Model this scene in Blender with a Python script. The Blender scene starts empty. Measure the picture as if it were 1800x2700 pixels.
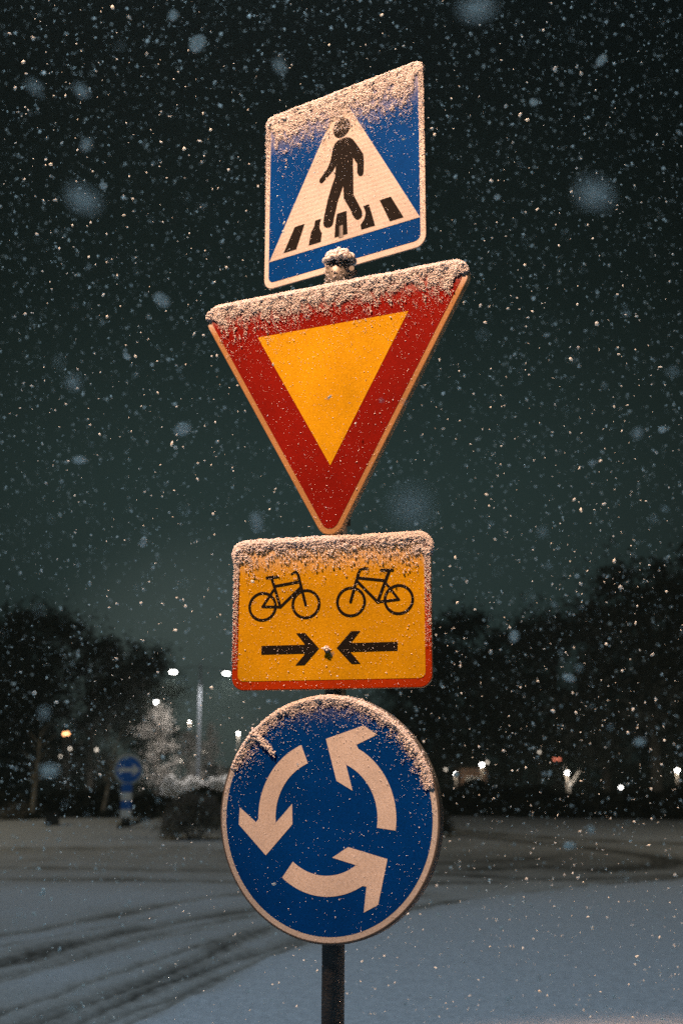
import bpy, bmesh, math, random
import numpy as np
from mathutils import Vector, Matrix, noise
R = math.radians
scene = bpy.context.scene
col = scene.collection
rng = np.random.default_rng(7)
random.seed(7)

# ------------------------------------------------------------------ camera
CAMZ = 1.3
PITCH, ROLL, FPX = 0.21795, 0.00201, 3200.0        # focal length in pixels of the 1800x2700 photograph
cd = bpy.data.cameras.new('camera')
cam = bpy.data.objects.new('camera', cd); col.objects.link(cam)
cam.matrix_world = Matrix.Translation((0, 0, CAMZ)) @ Matrix.Rotation(math.pi/2 + PITCH, 4, 'X') @ Matrix.Rotation(ROLL, 4, 'Z')
cd.sensor_fit = 'VERTICAL'; cd.sensor_height = 36; cd.sensor_width = 24
cd.lens = FPX/2700*36
cd.clip_start = 0.05; cd.clip_end = 3000
cd.dof.use_dof = True; cd.dof.focus_distance = 3.42; cd.dof.aperture_fstop = 2.8
scene.camera = cam

def at(px, py, y):
    """world point at depth y on the sight line through photo pixel (px, py)"""
    dx, dy = px-900, 1350-py
    c, s = math.cos(ROLL), math.sin(ROLL)
    u, w = c*dx - s*dy, s*dx + c*dy
    d = Vector((u, FPX*math.cos(PITCH)-w*math.sin(PITCH), FPX*math.sin(PITCH)+w*math.cos(PITCH)))
    return Vector((0, 0, CAMZ)) + d*(y/d.y)

# ------------------------------------------------------------------ render settings, night sky
scene.view_settings.view_transform = 'Standard'
scene.view_settings.look = 'None'
scene.view_settings.exposure = 0
scene.view_settings.gamma = 1
scene.render.engine = 'CYCLES'
cy = scene.cycles
cy.use_denoising = False
cy.max_bounces = 6; cy.diffuse_bounces = 4; cy.glossy_bounces = 2; cy.transmission_bounces = 3; cy.volume_bounces = 0
cy.sample_clamp_indirect = 3; cy.sample_clamp_direct = 0
cy.caustics_reflective = False; cy.caustics_refractive = False

world = bpy.data.worlds.new('World'); scene.world = world
world.use_nodes = True
nt = world.node_tree; nt.nodes.clear()
N = nt.nodes.new; L = nt.links.new
out = N('ShaderNodeOutputWorld'); bg = N('ShaderNodeBackground')
tc = N('ShaderNodeTexCoord'); sep = N('ShaderNodeSeparateXYZ')
L(tc.outputs['Generated'], sep.inputs[0])
ramp = N('ShaderNodeValToRGB')                     # town glow low in the snow-filled sky, black overhead
L(sep.outputs['Z'], ramp.inputs[0])
e = ramp.color_ramp.elements
e[0].position = 0.0; e[0].color = (0.020, 0.032, 0.030, 1)
e[1].position = 1.0; e[1].color = (0.0015, 0.0025, 0.0025, 1)
for p_, c_ in ((0.10, (0.025, 0.042, 0.040)), (0.24, (0.018, 0.033, 0.031)), (0.38, (0.007, 0.0140, 0.0130)), (0.55, (0.003, 0.005, 0.0047))):
    k = e.new(p_); k.color = (*c_, 1)
# the glow is strongest over the lit junction straight ahead
dot = N('ShaderNodeVectorMath'); dot.operation = 'DOT_PRODUCT'
L(tc.outputs['Generated'], dot.inputs[0]); dot.inputs[1].default_value = Vector((-0.02, 0.975, 0.22)).normalized()
mr = N('ShaderNodeMapRange'); mr.inputs['From Min'].default_value = 0.925; mr.inputs['From Max'].default_value = 1.0
mr.inputs['To Min'].default_value = 0.24; mr.inputs['To Max'].default_value = 1.0
L(dot.outputs['Value'], mr.inputs['Value'])
L(ramp.outputs[0], bg.inputs['Color']); L(mr.outputs[0], bg.inputs['Strength'])
d2 = N('ShaderNodeVectorMath'); d2.operation = 'DOT_PRODUCT'       # the double lamp's foggy glow painted into the sky at left
L(tc.outputs['Generated'], d2.inputs[0]); d2.inputs[1].default_value = (at(540, 1880, 10)-Vector((0, 0, CAMZ))).normalized()
m2 = N('ShaderNodeMapRange'); m2.interpolation_type = 'SMOOTHERSTEP'; m2.inputs['From Min'].default_value = 0.985; m2.inputs['From Max'].default_value = 1.0
m2.inputs['To Min'].default_value = 0.0; m2.inputs['To Max'].default_value = 1.0; L(d2.outputs['Value'], m2.inputs['Value'])
b2 = N('ShaderNodeBackground'); b2.inputs['Color'].default_value = (0.028, 0.034, 0.031, 1); L(m2.outputs[0], b2.inputs['Strength'])
ad = N('ShaderNodeAddShader'); L(bg.outputs[0], ad.inputs[0]); L(b2.outputs[0], ad.inputs[1])
L(ad.outputs[0], out.inputs['Surface'])

def lamp(name, kind, loc, energy, color, radius=0.1, target=None, size=None, blend=1.0, parent=None):
    d = bpy.data.lights.new(name, kind); d.energy = energy; d.color = color; d.shadow_soft_size = radius
    o = bpy.data.objects.new(name, d); col.objects.link(o)
    if parent is not None:
        o.parent = parent
    o.location = loc
    if target is not None:
        o.rotation_euler = (Vector(target)-Vector(loc)).to_track_quat('-Z', 'Y').to_euler()
    if size: d.spot_size = size; d.spot_blend = blend
    return o
# warm street lamp behind the camera that lights the faces of the signs
lamp('warm_street_light', 'SPOT', (-2.2, 1.0, 7.5), 5100, (1.0, 0.54, 0.32), 0.30, (-0.03, 3.4, 2.72), R(21.0), 0.40)
# cool LED lamps out of view overhead; the nearer one added to light the flakes
lamp('cool_overhead_light', 'POINT', (-1.4, 3.6, 8.2), 780, (0.60, 0.81, 1.0), 0.2)
lamp('cool_overhead_light', 'POINT', (-1.0, 13.0, 15.0), 1100, (0.66, 0.84, 1.0), 0.25)
# sodium street lamps standing outside the frame to the left and right of the junction
lamp('warm_street_light', 'POINT', (-16, 24, 9.0), 1300, (1.0, 0.79, 0.47), 0.2)
lamp('warm_street_light', 'POINT', (15, 21, 9.0), 900, (1.0, 0.79, 0.47), 0.2)

# ------------------------------------------------------------------ materials
def mat(name, base, rough=0.6, metal=0.0, var=0.0, vscale=8.0, bump=0.0, bscale=40.0, spec=0.3, emit=None, estr=0.0, detail=4.0):
    m = bpy.data.materials.new(name); m.use_nodes = True
    t = m.node_tree; b = t.nodes['Principled BSDF']
    b.inputs['Base Color'].default_value = (*base, 1)
    b.inputs['Roughness'].default_value = rough; b.inputs['Metallic'].default_value = metal
    b.inputs['Specular IOR Level'].default_value = spec
    co = t.nodes.new('ShaderNodeTexCoord')
    if var > 0:
        n = t.nodes.new('ShaderNodeTexNoise'); n.inputs['Scale'].default_value = vscale; n.inputs['Detail'].default_value = detail
        t.links.new(co.outputs['Object'], n.inputs['Vector'])
        r = t.nodes.new('ShaderNodeMapRange'); r.inputs['From Min'].default_value = 0.3; r.inputs['From Max'].default_value = 0.7
        r.inputs['To Min'].default_value = 1-var; r.inputs['To Max'].default_value = 1+var
        t.links.new(n.outputs[0], r.inputs['Value'])
        mu = t.nodes.new('ShaderNodeVectorMath'); mu.operation = 'SCALE'; mu.inputs[0].default_value = base
        t.links.new(r.outputs[0], mu.inputs['Scale']); t.links.new(mu.outputs[0], b.inputs['Base Color'])
    if bump > 0:
        n = t.nodes.new('ShaderNodeTexNoise'); n.inputs['Scale'].default_value = bscale; n.inputs['Detail'].default_value = 6
        t.links.new(co.outputs['Object'], n.inputs['Vector'])
        bp = t.nodes.new('ShaderNodeBump'); bp.inputs['Strength'].default_value = bump; bp.inputs['Distance'].default_value = 0.02
        t.links.new(n.outputs[0], bp.inputs['Height']); t.links.new(bp.outputs[0], b.inputs['Normal'])
    if emit:
        b.inputs['Emission Color'].default_value = (*emit, 1); b.inputs['Emission Strength'].default_value = estr
    return m

def film(name, base, band=0.0, frost=None):
    """retroreflective sheeting: a fine mesh of bead cells with sparkle painted as random tone, faint painted moire rows, and a thin frost that thins out downwards"""
    m = mat(name, base, rough=0.6, spec=0.02, bump=0.12, bscale=900)
    t = m.node_tree; b = t.nodes['Principled BSDF']
    co = t.nodes.new('ShaderNodeTexCoord')
    v = t.nodes.new('ShaderNodeTexWhiteNoise'); v.noise_dimensions = '3D'
    sn = t.nodes.new('ShaderNodeVectorMath'); sn.operation = 'SNAP'; sn.inputs[1].default_value = (0.0026,)*3
    t.links.new(co.outputs['Object'], sn.inputs[0]); t.links.new(sn.outputs[0], v.inputs['Vector'])
    r = t.nodes.new('ShaderNodeMapRange'); r.inputs['To Min'].default_value = 0.84; r.inputs['To Max'].default_value = 1.16
    t.links.new(v.outputs['Value'], r.inputs['Value'])
    last = r.outputs[0]
    n = t.nodes.new('ShaderNodeTexNoise'); n.inputs['Scale'].default_value = 5; n.inputs['Detail'].default_value = 5
    t.links.new(co.outputs['Object'], n.inputs['Vector'])
    r2 = t.nodes.new('ShaderNodeMapRange'); r2.inputs['From Min'].default_value = 0.3; r2.inputs['From Max'].default_value = 0.7
    r2.inputs['To Min'].default_value = 0.82; r2.inputs['To Max'].default_value = 1.10
    t.links.new(n.outputs[0], r2.inputs['Value'])
    mm = t.nodes.new('ShaderNodeMath'); mm.operation = 'MULTIPLY'
    t.links.new(last, mm.inputs[0]); t.links.new(r2.outputs[0], mm.inputs[1]); last = mm.outputs[0]
    if band:
        w = t.nodes.new('ShaderNodeTexWave'); w.bands_direction = 'Z'; w.inputs['Scale'].default_value = 21; w.inputs['Distortion'].default_value = 0.3
        t.links.new(co.outputs['Object'], w.inputs['Vector'])
        r3 = t.nodes.new('ShaderNodeMapRange'); r3.inputs['To Min'].default_value = 1-band; r3.inputs['To Max'].default_value = 1.0
        t.links.new(w.outputs[1], r3.inputs['Value'])
        mm = t.nodes.new('ShaderNodeMath'); mm.operation = 'MULTIPLY'
        t.links.new(last, mm.inputs[0]); t.links.new(r3.outputs[0], mm.inputs[1]); last = mm.outputs[0]
    mu = t.nodes.new('ShaderNodeVectorMath'); mu.operation = 'SCALE'; mu.inputs[0].default_value = base
    t.links.new(last, mu.inputs['Scale']); t.links.new(mu.outputs[0], b.inputs['Base Color'])
    if frost:                                          # hoar frost frozen to the upper part of the sheet
        z0, z1, fmax = frost
        sp = t.nodes.new('ShaderNodeSeparateXYZ'); t.links.new(co.outputs['Object'], sp.inputs[0])
        g = t.nodes.new('ShaderNodeMapRange'); g.inputs['From Min'].default_value = z0; g.inputs['From Max'].default_value = z1
        t.links.new(sp.outputs['Z'], g.inputs['Value'])
        fn = t.nodes.new('ShaderNodeTexNoise'); fn.inputs['Scale'].default_value = 160; fn.inputs['Detail'].default_value = 6; fn.inputs['Roughness'].default_value = 0.75
        t.links.new(co.outputs['Object'], fn.inputs['Vector'])
        a1 = t.nodes.new('ShaderNodeMath'); a1.operation = 'MULTIPLY_ADD'; a1.inputs[1].default_value = 1.6; a1.inputs[2].default_value = -1.25
        t.links.new(g.outputs[0], a1.inputs[0])
        a2 = t.nodes.new('ShaderNodeMath'); a2.operation = 'MULTIPLY_ADD'; a2.inputs[1].default_value = 2.2; t.links.new(fn.outputs[0], a2.inputs[0]); t.links.new(a1.outputs[0], a2.inputs[2])
        a3 = t.nodes.new('ShaderNodeMapRange'); a3.inputs['From Min'].default_value = 0.35; a3.inputs['From Max'].default_value = 1.0; a3.inputs['To Max'].default_value = fmax
        t.links.new(a2.outputs[0], a3.inputs['Value'])
        mc = t.nodes.new('ShaderNodeMix'); mc.data_type = 'RGBA'; mc.inputs['B'].default_value = (0.72, 0.72, 0.72, 1)
        t.links.new(a3.outputs[0], mc.inputs['Factor']); t.links.new(mu.outputs[0], mc.inputs['A']); t.links.new(mc.outputs['Result'], b.inputs['Base Color'])
    return m

M = {
 'blue_frosted': film('blue_frosted', (0.000, 0.042, 0.215), 0, (0.10, 0.31, 0.24)),
 'black_frosted': film('black_frosted', (0.012, 0.011, 0.010), 0, (0.10, 0.36, 0.4)),
 'red_frosted': film('red_frosted', (0.185, 0.0075, 0.0035), 0, (0.02, 0.13, 0.30)),
 'rim_frosted': film('rim_frosted', (0.36, 0.21, 0.09), 0, (0.0, 0.12, 0.6)),
 'yellow_frosted': film('yellow_frosted', (0.53, 0.30, 0.005), 0, (0.08, 0.21, 0.30)),
 'orange_frosted': film('orange_frosted', (0.345, 0.034, 0.0035), 0, (0.02, 0.20, 0.55)),
 'disc_frosted': film('disc_frosted', (0.000, 0.040, 0.225), 0, (0.18, 0.42, 0.14)),
 'white_film': film('white_film', (0.50, 0.485, 0.46), 0.14),
 'white_plain': film('white_plain', (0.55, 0.535, 0.51)),
 'rim_white': film('rim_white', (0.44, 0.46, 0.46)),
 'blue_film': film('blue_film', (0.000, 0.042, 0.215)),
 'blue_deep': film('blue_deep', (0.000, 0.040, 0.225)),
 'yellow_film': film('yellow_film', (0.53, 0.30, 0.005)),
 'rim_yellow': film('rim_yellow', (0.36, 0.21, 0.09)),
 'red_film': film('red_film', (0.185, 0.0075, 0.0035)),
 'orange_red_film': film('orange_red_film', (0.345, 0.034, 0.0035)),
 'black_film': film('black_film', (0.012, 0.011, 0.010)),
 'sheet_metal': mat('sheet_metal', (0.20, 0.20, 0.19), 0.5, 0.5, 0.2, 20),
 'rim_metal': mat('rim_metal', (0.10, 0.10, 0.095), 0.6, 0.3, 0.2, 20),
 'dull_white': mat('dull_white', (0.55, 0.58, 0.60), 0.6),
 'rim_dull': mat('rim_dull', (0.32, 0.37, 0.39), 0.6),
 'blue_bright': mat('blue_bright', (0.005, 0.10, 0.42), 0.5),
 'warm_edge': mat('warm_edge', (0.45, 0.30, 0.17), 0.5, 0.3, 0.2, 30),
 'pole_steel': mat('pole_steel', (0.060, 0.066, 0.066), 0.65, 0.2, 0.35, 25, 0.25, 120),
 'snow': mat('snow', (0.96, 0.96, 0.97), 0.85, 0, 0.03, 60, 0.2, 700, 0.1),
 'flake': mat('flake', (0.86, 0.93, 0.93), 0.8, 0, 0, 1, 0, 1, 0.2),
 'bark': mat('bark', (0.05, 0.043, 0.036), 0.9, 0, 0.4, 12, 0.5, 30),
 'pale_bark': mat('pale_bark', (0.20, 0.18, 0.15), 0.9, 0, 0.45, 9, 0.4, 30),
 'twig': mat('twig', (0.030, 0.032, 0.029), 0.95, 0, 0.5, 1.2),
 'frosted_twig': mat('frosted_twig', (0.17, 0.157, 0.145), 0.95, 0, 0.45, 3.0),
 'shrub_twig': mat('shrub_twig', (0.15, 0.14, 0.115), 0.95, 0, 0.6, 4.0),
 'hedge_leaf': mat('hedge_leaf', (0.028, 0.029, 0.024), 0.95, 0, 0.6, 2.0),
 'mast_steel': mat('mast_steel', (0.16, 0.18, 0.21), 0.6, 0.2, 0.2, 4),
 'dark_box': mat('dark_box', (0.022, 0.022, 0.02), 0.7, 0, 0.3, 10),
 'wall_pale': mat('wall_pale', (0.55, 0.54, 0.50), 0.85, 0, 0.12, 1.5),
 'wall_brown': mat('wall_brown', (0.12, 0.07, 0.045), 0.85, 0, 0.25, 1.5),
 'glass_dark': mat('glass_dark', (0.02, 0.025, 0.03), 0.15, 0, 0, 1, 0, 1, 0.5),
}
_t = M['flake'].node_tree; _b = _t.nodes['Principled BSDF']; _tr = _t.nodes.new('ShaderNodeBsdfTranslucent'); _mx = _t.nodes.new('ShaderNodeMixShader')
_tr.inputs['Color'].default_value = (0.87, 0.95, 0.95, 1); _mx.inputs[0].default_value = 0.5
_t.links.new(_b.outputs[0], _mx.inputs[1]); _t.links.new(_tr.outputs[0], _mx.inputs[2]); _t.links.new(_mx.outputs[0], _t.nodes['Material Output'].inputs['Surface'])
_t = M['snow'].node_tree; _b = _t.nodes['Principled BSDF']; _tr = _t.nodes.new('ShaderNodeBsdfTranslucent'); _mx = _t.nodes.new('ShaderNodeMixShader')
_tr.inputs['Color'].default_value = (0.93, 0.93, 0.93, 1); _mx.inputs[0].default_value = 0.48
_t.links.new(_b.outputs[0], _mx.inputs[1]); _t.links.new(_tr.outputs[0], _mx.inputs[2]); _t.links.new(_mx.outputs[0], _t.nodes['Material Output'].inputs['Surface'])
def glow(name, c, s): return mat(name, (0.8, 0.8, 0.8), 0.4, emit=c, estr=s)
M['led_lit'] = glow('led_lit', (1.0, 0.97, 0.92), 16)
M['warm_lit'] = glow('warm_lit', (1.0, 0.88, 0.72), 9)
M['dim_lit'] = glow('dim_lit', (1.0, 0.86, 0.70), 2.6)
M['orange_lit'] = glow('orange_lit', (1.0, 0.42, 0.16), 7)
M['red_lit'] = glow('red_lit', (1.0, 0.25, 0.14), 2.5)

# ------------------------------------------------------------------ helpers
def link(o, parent=None):
    col.objects.link(o)
    if parent is not None: o.parent = parent
    return o
def obj(name, bm, m, parent=None, smooth=False, loc=None):
    me = bpy.data.meshes.new(name); bm.to_mesh(me); bm.free()
    for x in (m if isinstance(m, (list, tuple)) else [m]): me.materials.append(M[x] if isinstance(x, str) else x)
    if smooth: me.polygons.foreach_set('use_smooth', [True]*len(me.polygons))
    o = link(bpy.data.objects.new(name, me), parent)
    if loc is not None: o.location = loc
    return o
def thing(name, label, cat, loc=(0, 0, 0), rotz=0.0, group=None):
    o = bpy.data.objects.new(name, None); col.objects.link(o); o.empty_display_size = 0.1
    o.location = loc; o.rotation_euler = (0, 0, rotz)
    return tag(o, label, cat, group)
def tag(o, label=None, cat=None, group=None, kind=None):
    if label: o['label'] = label
    if cat: o['category'] = cat
    if group: o['group'] = group
    if kind: o['kind'] = kind
    return o
def np_mesh(name, V, F, m, parent=None, smooth=False):
    me = bpy.data.meshes.new(name)
    V = np.asarray(V, dtype=np.float32); F = np.asarray(F, dtype=np.int32); k = F.shape[1]
    me.vertices.add(len(V)); me.vertices.foreach_set('co', V.ravel())
    me.loops.add(F.size); me.loops.foreach_set('vertex_index', F.ravel())
    me.polygons.add(len(F)); me.polygons.foreach_set('loop_start', np.arange(0, F.size, k, dtype=np.int32))
    me.polygons.foreach_set('loop_total', np.full(len(F), k, dtype=np.int32))
    if smooth: me.polygons.foreach_set('use_smooth', np.ones(len(F), dtype=bool))
    me.update(calc_edges=True); me.validate()
    me.materials.append(M[m] if isinstance(m, str) else m)
    return link(bpy.data.objects.new(name, me), parent)
def ico(sub):
    bm = bmesh.new(); bmesh.ops.create_icosphere(bm, subdivisions=sub, radius=1.0)
    V = np.array([v.co[:] for v in bm.verts]); F = np.array([[v.index for v in f.verts] for f in bm.faces]); bm.free()
    return V, F
ICO1, ICO2 = ico(1), ico(2)
OCT = (np.array([(1,0,0),(-1,0,0),(0,1,0),(0,-1,0),(0,0,1),(0,0,-1)], float),
       np.array([(0,2,4),(2,1,4),(1,3,4),(3,0,4),(2,0,5),(1,2,5),(3,1,5),(0,3,5)]))
def blobs(P, Rr, base=ICO1, jitter=0.22, stretch=None):
    """many small lumps at points P with radii Rr -> V, F"""
    P = np.asarray(P); Rr = np.asarray(Rr); n = len(P); bv, bf = base; k = len(bv)
    V = bv[None]*(1+jitter*(rng.random((n, k, 1))*2-1))
    if stretch is not None: V = V*stretch[:, None, :]
    a = rng.random(n)*6.283; c, s = np.cos(a), np.sin(a)
    X = V[..., 0]*c[:, None]-V[..., 2]*s[:, None]; Z = V[..., 0]*s[:, None]+V[..., 2]*c[:, None]
    V = np.stack([X, V[..., 1], Z], -1)*Rr[:, None, None]+P[:, None, :]
    F = bf[None]+(np.arange(n)*k)[:, None, None]
    return V.reshape(-1, 3), F.reshape(-1, 3)
def merge(parts):
    Vs, Fs, o = [], [], 0
    for V, F in parts:
        Vs.append(V); Fs.append(F+o); o += len(V)
    return np.concatenate(Vs), np.concatenate(Fs)

def rounded(pts, r, seg=8):
    """rounded convex polygon, counter-clockwise"""
    out_ = []; n = len(pts)
    rr = r if isinstance(r, (list, tuple)) else [r]*n
    for i in range(n):
        p0, p, p1 = Vector(pts[i-1]), Vector(pts[i]), Vector(pts[(i+1) % n])
        a, b = (p0-p).normalized(), (p1-p).normalized()
        half = a.angle(b)/2; d = rr[i]/math.tan(half)
        c = p+(a+b).normalized()*(rr[i]/math.sin(half))
        s, t_ = p+a*d-c, p+b*d-c
        a0, a1 = math.atan2(s.y, s.x), math.atan2(t_.y, t_.x)
        while a1 < a0: a1 += 2*math.pi
        for k in range(seg+1):
            q = a0+(a1-a0)*k/seg
            out_.append((c.x+rr[i]*math.cos(q), c.y+rr[i]*math.sin(q)))
    return out_
def offset_loop(pts, d):
    n = len(pts); o = []
    for i in range(n):
        p0, p, p1 = Vector(pts[i-1]), Vector(pts[i]), Vector(pts[(i+1) % n])
        e0, e1 = (p-p0), (p1-p)
        if e0.length < 1e-7: e0 = e1
        if e1.length < 1e-7: e1 = e0
        nn = (Vector((e0.y, -e0.x)).normalized()+Vector((e1.y, -e1.x)).normalized()).normalized()
        o.append((p.x+nn.x*d, p.y+nn.y*d))
    return o
def decal(name, pts, y, m, parent, th=0.0006):
    """a cut piece of sheeting lying on the sign face at depth y"""
    bm = bmesh.new()
    f = bm.faces.new([bm.verts.new((p[0], y, p[1])) for p in pts])
    bm.normal_update()
    if f.normal.y > 0: f.normal_flip()
    bmesh.ops.triangulate(bm, faces=bm.faces[:], ngon_method='EAR_CLIP')
    return obj(name, bm, m, parent)
def panel(name, pts, depth, mats, parent, lip=0.0025):
    """sheet-metal plate with a rolled flange: front face (mats[0]) at y=0, flange and back (mats[1])"""
    bm = bmesh.new()
    loops = []
    for off, y in ((-lip, 0.0), (-lip*0.3, lip*0.3), (0, lip), (0, depth), (-lip, depth)):
        loops.append([bm.verts.new((p[0], y, p[1])) for p in offset_loop(pts, off)])
    n = len(pts)
    f0 = bm.faces.new(loops[0]); fb = bm.faces.new(list(reversed(loops[-1])))
    for j, (a, b) in enumerate(zip(loops[:-1], loops[1:])):
        for i in range(n):
            f = bm.faces.new((a[i], b[i], b[(i+1) % n], a[(i+1) % n])); f.material_index = 0 if j < 1 else 1
    fb.material_index = 1
    bmesh.ops.recalc_face_normals(bm, faces=bm.faces[:])
    bmesh.ops.triangulate(bm, faces=[f0, fb], ngon_method='EAR_CLIP')
    return obj(name, bm, mats, parent)
def tube(bm, p0, p1, r0, r1=None, seg=12, cap=True):
    p0, p1 = Vector(p0), Vector(p1); r1 = r0 if r1 is None else r1
    q = (p1-p0).to_track_quat('Z', 'Y'); rings = []
    for p, r in ((p0, r0), (p1, r1)):
        rings.append([bm.verts.new(p+q @ Vector((r*math.cos(2*math.pi*k/seg), r*math.sin(2*math.pi*k/seg), 0))) for k in range(seg)])
    for k in range(seg):
        bm.faces.new((rings[0][k], rings[0][(k+1) % seg], rings[1][(k+1) % seg], rings[1][k]))
    if cap:
        bm.faces.new(list(reversed(rings[0]))); bm.faces.new(rings[1])
def lathe(bm, prof, seg=32, c=(0, 0, 0)):
    rings = [[bm.verts.new((c[0]+r*math.cos(2*math.pi*k/seg), c[1]+r*math.sin(2*math.pi*k/seg), c[2]+z)) for k in range(seg)] for r, z in prof]
    for a, b in zip(rings[:-1], rings[1:]):
        for k in range(seg): bm.faces.new((a[k], a[(k+1) % seg], b[(k+1) % seg], b[k]))
    bm.faces.new(list(reversed(rings[0]))); bm.faces.new(rings[-1])
def box(bm, lo, hi, bev=0.0):
    r = bmesh.ops.create_cube(bm, size=1.0)
    for v in r['verts']:
        v.co = Vector([(lo[i]+hi[i])/2+v.co[i]*(hi[i]-lo[i]) for i in range(3)])
    if bev:
        es = list({e_ for v in r['verts'] for e_ in v.link_edges})
        bmesh.ops.bevel(bm, geom=es, offset=bev, segments=2, affect='EDGES')

# ------------------------------------------------------------------ ground and road
def cat(pts, n=8):
    P = [Vector(p) for p in pts]; P = [P[0]*2-P[1]]+P+[P[-1]*2-P[-2]]; o = []
    for i in range(1, len(P)-2):
        for k in range(n):
            t = k/n
            o.append(tuple(0.5*((2*P[i])+(P[i+1]-P[i-1])*t+(2*P[i-1]-5*P[i]+4*P[i+1]-P[i+2])*t*t+(3*P[i]-P[i-1]-3*P[i+1]+P[i+2])*t**3)))
    o.append(tuple(P[-2])); return np.array(o)
TRACKS = [  # polyline on the ground, half width, strength
 ([(-5.5,7.2),(-4.2,9.2),(-2.94,11.01),(-2.55,11.83),(-2.13,12.89),(-1.72,14.04),(-1.0,15.2),(0.6,16.8)], 0.13, 0.75),
 ([(-4.4,5.8),(-3.3,7.9),(-2.5,9.4),(-2.29,10.24),(-2.01,11.1),(-1.57,12.02),(-1.22,12.6),(-0.6,13.5),(0.9,15.0)], 0.17, 0.95),
 ([(-3.6,5.6),(-2.9,7.5),(-2.31,8.74),(-2.03,9.46),(-1.79,10.45),(-1.4,11.6),(-0.9,12.5)], 0.11, 0.6),
 ([(-2.3,5.2),(-1.38,8.22),(-1.07,9.47),(-0.91,10.6),(-0.60,11.8),(0.1,13.1)], 0.12, 0.75),
 ([(-2.0,5.2),(-1.5,7.08),(-1.21,8.31),(-0.89,9.26),(-0.54,10.27),(-0.2,11.2),(0.5,12.5)], 0.12, 0.8),
 ([(-1.8,5.2),(-1.35,7.08),(-1.03,7.98),(-0.71,9.06),(-0.38,10.3),(0.0,11.2)], 0.08, 0.65),
 ([(-2.0,6.4),(-1.75,7.3),(-1.5,8.1),(-1.2,9.0),(-1.0,9.8)], 0.08, 0.5),
 ([(-16,20.2),(-5.22,19.33),(-3.49,19.0),(-1.66,18.73),(1.46,18.9),(3.2,19.6)], 0.30, 0.8),
 ([(-16,18.1),(-4.64,17.21),(-3.13,17.06),(-1.45,16.74),(0.8,16.6),(2.0,16.8)], 0.28, 0.95),
 ([(-16,24.2),(-6.42,23.73),(-3.13,23.63),(-2.0,23.2)], 0.16, 0.7),
 ([(2.2,34.6),(3.82,30.66),(5.7,28.28),(7.28,26.73),(14,22.5)], 0.22, 1.0),
 ([(2.0,32.6),(2.75,30.61),(4.37,26.82),(5.27,23.94),(5.62,22.43),(5.45,21.09),(4.92,19.9),(3.9,18.8)], 0.34, 1.15),
 ([(0.5,13.0),(1.27,14.13),(1.62,14.24),(1.92,14.48),(2.4,15.1)], 0.13, 1.15),
 ([(2.2,14.85),(2.83,15.68),(3.6,16.42),(4.72,17.45),(8.0,19.8)], 0.16, 0.85),
 ([(0.6,19.2),(1.46,18.2),(2.2,17.52),(3.08,17.2),(4.78,18.1),(8,20.6)], 0.25, 0.75),
 ([(-5.0,6.6),(-3.9,8.5),(-2.75,10.3),(-2.25,11.4),(-1.8,12.4)], 0.05, 0.45),
 ([(-3.3,5.6),(-2.6,7.6),(-2.1,9.0),(-1.7,10.3),(-1.25,11.5)], 0.05, 0.45),
 ([(-2.6,5.4),(-1.95,7.4),(-1.55,8.9),(-1.2,10.2),(-0.9,11.2)], 0.06, 0.55),
 ([(-1.55,5.2),(-1.2,7.0),(-0.92,8.0),(-0.62,9.2),(-0.3,10.4)], 0.05, 0.5),
 ([(-16,21.6),(-5.0,21.0),(-1.5,20.6),(1.5,20.9)], 0.16, 0.3),
 ([(-2.0,19.6),(0.5,20.0),(2.6,21.2),(4.0,22.6),(4.4,24.2)], 0.20, 0.4),
 ([(0.3,12.1),(0.72,12.71),(1.14,13.43),(1.3,13.96)], 0.09, 0.6),
]
FG = cat([(-3.2,1.0),(-1.9,4.2),(-0.91,7.09),(-0.74,7.83),(-0.54,8.76),(-0.27,9.71),(0.05,10.8),(0.57,12.06),(1.15,12.94),(1.7,13.83),(2.71,15.01),(4.34,16.06),(8,18.6),(16,24)])
FAR = cat([(-16,24.6),(-6.4,23.95),(-2.2,23.5),(0.6,24.6),(1.5,29),(2.3,34.6),(3.9,30.9),(5.8,28.5),(7.4,26.95),(16,21.5)])
def pdist(X, Y, P):
    D = np.full(X.shape, 1e9)
    for (ax, ay), (bx, by) in zip(P[:-1], P[1:]):
        dx, dy = bx-ax, by-ay; t = np.clip(((X-ax)*dx+(Y-ay)*dy)/(dx*dx+dy*dy+1e-9), 0, 1)
        D = np.minimum(D, np.hypot(X-ax-t*dx, Y-ay-t*dy))
    return D
def fbm(X, Y, s, seed=0.0, oct_=3):
    Z = np.zeros(X.shape); a, f = 1.0, s
    rr = np.random.default_rng(int(seed*10)+1)
    for o_ in range(oct_):
        for k in range(6):
            th = rr.random()*6.283; ph = rr.random()*6.283; ff = f*(0.7+0.6*rr.random())
            Z += a/6*np.sin(ff*(X*math.cos(th)+Y*math.sin(th))+ph+1.3*np.sin(ff*0.6*(X*math.sin(th)-Y*math.cos(th))+ph*2))
        a *= 0.55; f *= 2.1
    return Z
def poly_y(P, X):  # boundary as y(x)
    i = np.argsort(P[:, 0]); return np.interp(X, P[i, 0], P[i, 1])
xs = np.concatenate([np.linspace(-240, -17, 22), np.arange(-16, -7, 0.16), np.arange(-7, 7.5, 0.055), np.arange(7.5, 16, 0.16), np.linspace(17, 240, 22)])
ys = np.concatenate([np.linspace(-60, -1, 12), np.arange(0, 5, 0.25), np.arange(5, 16, 0.055), np.arange(16, 37, 0.10), np.arange(37, 70, 0.8), np.linspace(72, 420, 24)])
X, Y = np.meshgrid(xs, ys)
near_y = poly_y(FG, X); far_y = poly_y(FAR, X)
sd_fg = pdist(X, Y, FG)*np.where(Y < near_y, 1, -1)      # + on the near bank
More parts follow.
